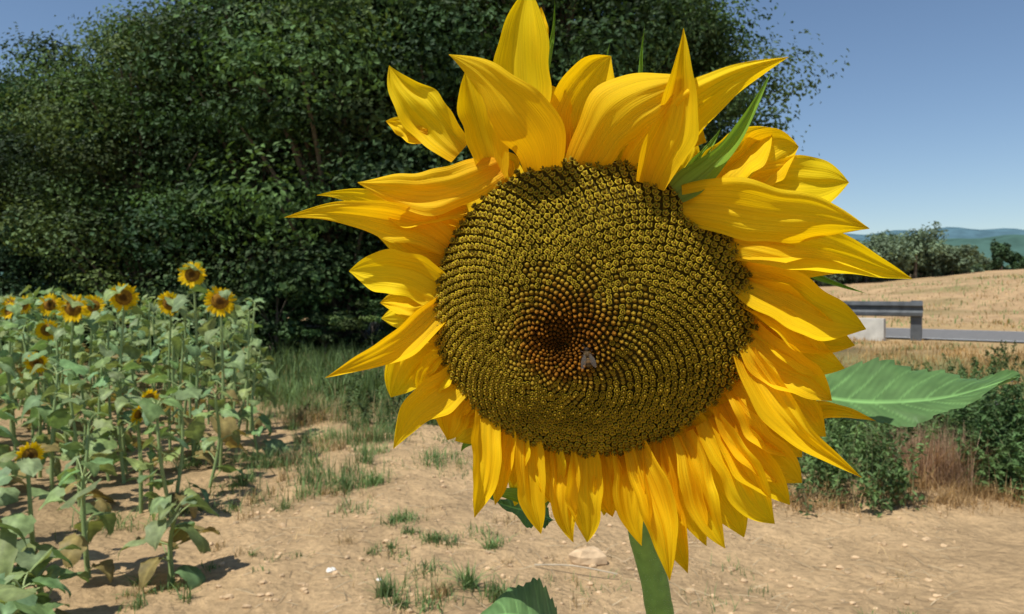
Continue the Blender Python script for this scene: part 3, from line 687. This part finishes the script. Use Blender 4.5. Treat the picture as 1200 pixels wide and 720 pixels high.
# ---------------------------------------------------------------- honey bee
x0,y0=688,420
best=np.argmin((dpx(r_,t_)[0]-x0)**2+(dpx(r_,t_)[1]-y0)**2);bc=dpos(r_[best],t_[best],.0050)+HC
be=Acc()
ax_=norm(A([.10,-.25,-.95]));bn=norm(A([-.15,-1,.1]));bn=norm(bn-ax_*np.dot(bn,ax_));bs=np.cross(ax_,bn)
body=[(-.0066,.0003),(-.0062,.0012),(-.0053,.0017),(-.0044,.0015),(-.0039,.0007),(-.0034,.0013),(-.0024,.0021),(-.0011,.0022),(-.0002,.0015),(.0002,.0007),(.0008,.0014),(.0018,.0021),(.0032,.0024),(.0046,.0022),(.0058,.0016),(.0068,.0008),(.0073,.0002)]
bcol=[(.03,.02,.012)]*4+[(.04,.03,.012)]+[(.10,.065,.03)]*4+[(.03,.02,.012)]+[(.16,.09,.025),(.04,.025,.012),(.16,.09,.03),(.03,.018,.01),(.14,.09,.03),(.03,.015,.008),(.02,.015,.01)]
pp=A(body);ctr=ax_*pp[:,0:1]-bn*(.0008*sstep(.001,.007,pp[:,0]))[:,None]
aa=np.linspace(0,2*np.pi,14,endpoint=False)
V=ctr[:,None]+pp[:,1][:,None,None]*(np.cos(aa)[None,:,None]*bs+.88*np.sin(aa)[None,:,None]*bn)
be.add(V,gridF(len(pp),14,True),0,np.repeat(A(bcol),14,axis=0))
for sg in (-1,1):
    ec=ax_*-.0054+bs*sg*.0014+bn*.0003;u_=np.linspace(-1.5,1.5,6)
    V=[[ec+ax_*.0011*math.sin(q)+math.cos(q)*(math.cos(x)*bs*.0006+math.sin(x)*bn*.0009) for x in aa] for q in u_]
    be.add(V,gridF(6,14,True),0,(.015,.01,.01))
    tube(be,[ax_*-.006+bs*sg*.0005+bn*.0008,ax_*-.0072+bs*sg*.0012+bn*.0018,ax_*-.0088+bs*sg*.0022+bn*.0013],[.00014]*3,5,0,(.03,.02,.015))
    for la,(k1,k2) in enumerate((((-.0032),(-.0055)),((-.002),(-.0012)),((-.0008),(.0035)))):
        rt=ax_*k1+bs*sg*.0013-bn*.0012
        tube(be,smoothpath([rt,rt+bs*sg*.0018+ax_*(k2-k1)*.4+bn*.0004,rt+bs*sg*.0030+ax_*(k2-k1)*.8-bn*.0018,rt+bs*sg*.0036+ax_*(k2-k1)*1.1-bn*.0038],3),np.linspace(.0004,.00015,10),5,0,(.05,.03,.02))
    for L,W,an in ((.0098,.0032,.30),(.0070,.0024,.44)):
        d=ax_*math.cos(an)+bs*sg*math.sin(an)+bn*.12;d=norm(d);sdv=norm(np.cross(d,bn));t=np.linspace(0,1,9);ww=W*.5*np.sin(np.pi*(.04+.92*t**1.15))**.6
        rt=ax_*-.0016+bs*sg*.0014+bn*.0016
        V=np.stack([rt+d*(L*t)[:,None]-sdv*ww[:,None],rt+d*(L*t)[:,None]+bn*.0002,rt+d*(L*t)[:,None]+sdv*ww[:,None]],1)
        be.add(V,gridF(9,3),1,(.5,.48,.45))
r=np.random.default_rng(2)
for j in range(260):
    k=int(r.integers(5,9));x=r.uniform(0,6.28);dd=math.cos(x)*bs+math.sin(x)*bn;q=ctr[k]+dd*pp[k,1]*.9+ax_*r.uniform(-.0005,.0005)
    tube(be,[q,q+(dd+r.normal(size=3)*.3)*.0007],[.00008,.00003],3,0,(.16,.11,.05))
m,nt,ns,l=newmat('bee_wing')
p=N(ns,'ShaderNodeBsdfPrincipled');p.inputs['Base Color'].default_value=(.10,.085,.07,1);p.inputs['Roughness'].default_value=.6;p.inputs['Specular IOR Level'].default_value=.15
no=N(ns,'ShaderNodeTexVoronoi');no.inputs['Scale'].default_value=700;no.feature='DISTANCE_TO_EDGE'
tc=N(ns,'ShaderNodeTexCoord');l.new(tc.outputs['Object'],no.inputs['Vector'])
mr=N(ns,'ShaderNodeMapRange');mr.inputs['From Max'].default_value=.06;mr.inputs['To Min'].default_value=.8;mr.inputs['To Max'].default_value=.40
l.new(no.outputs['Distance'],mr.inputs[0]);l.new(mr.outputs[0],p.inputs['Alpha'])
o=N(ns,'ShaderNodeOutputMaterial');l.new(p.outputs[0],o.inputs[0])
be.build('honey_bee',[solid('bee_body',rough=.7,spec=.15,nscale=900,namt=.2,bump=.3,bdist=.0002),m],loc=tuple(bc))
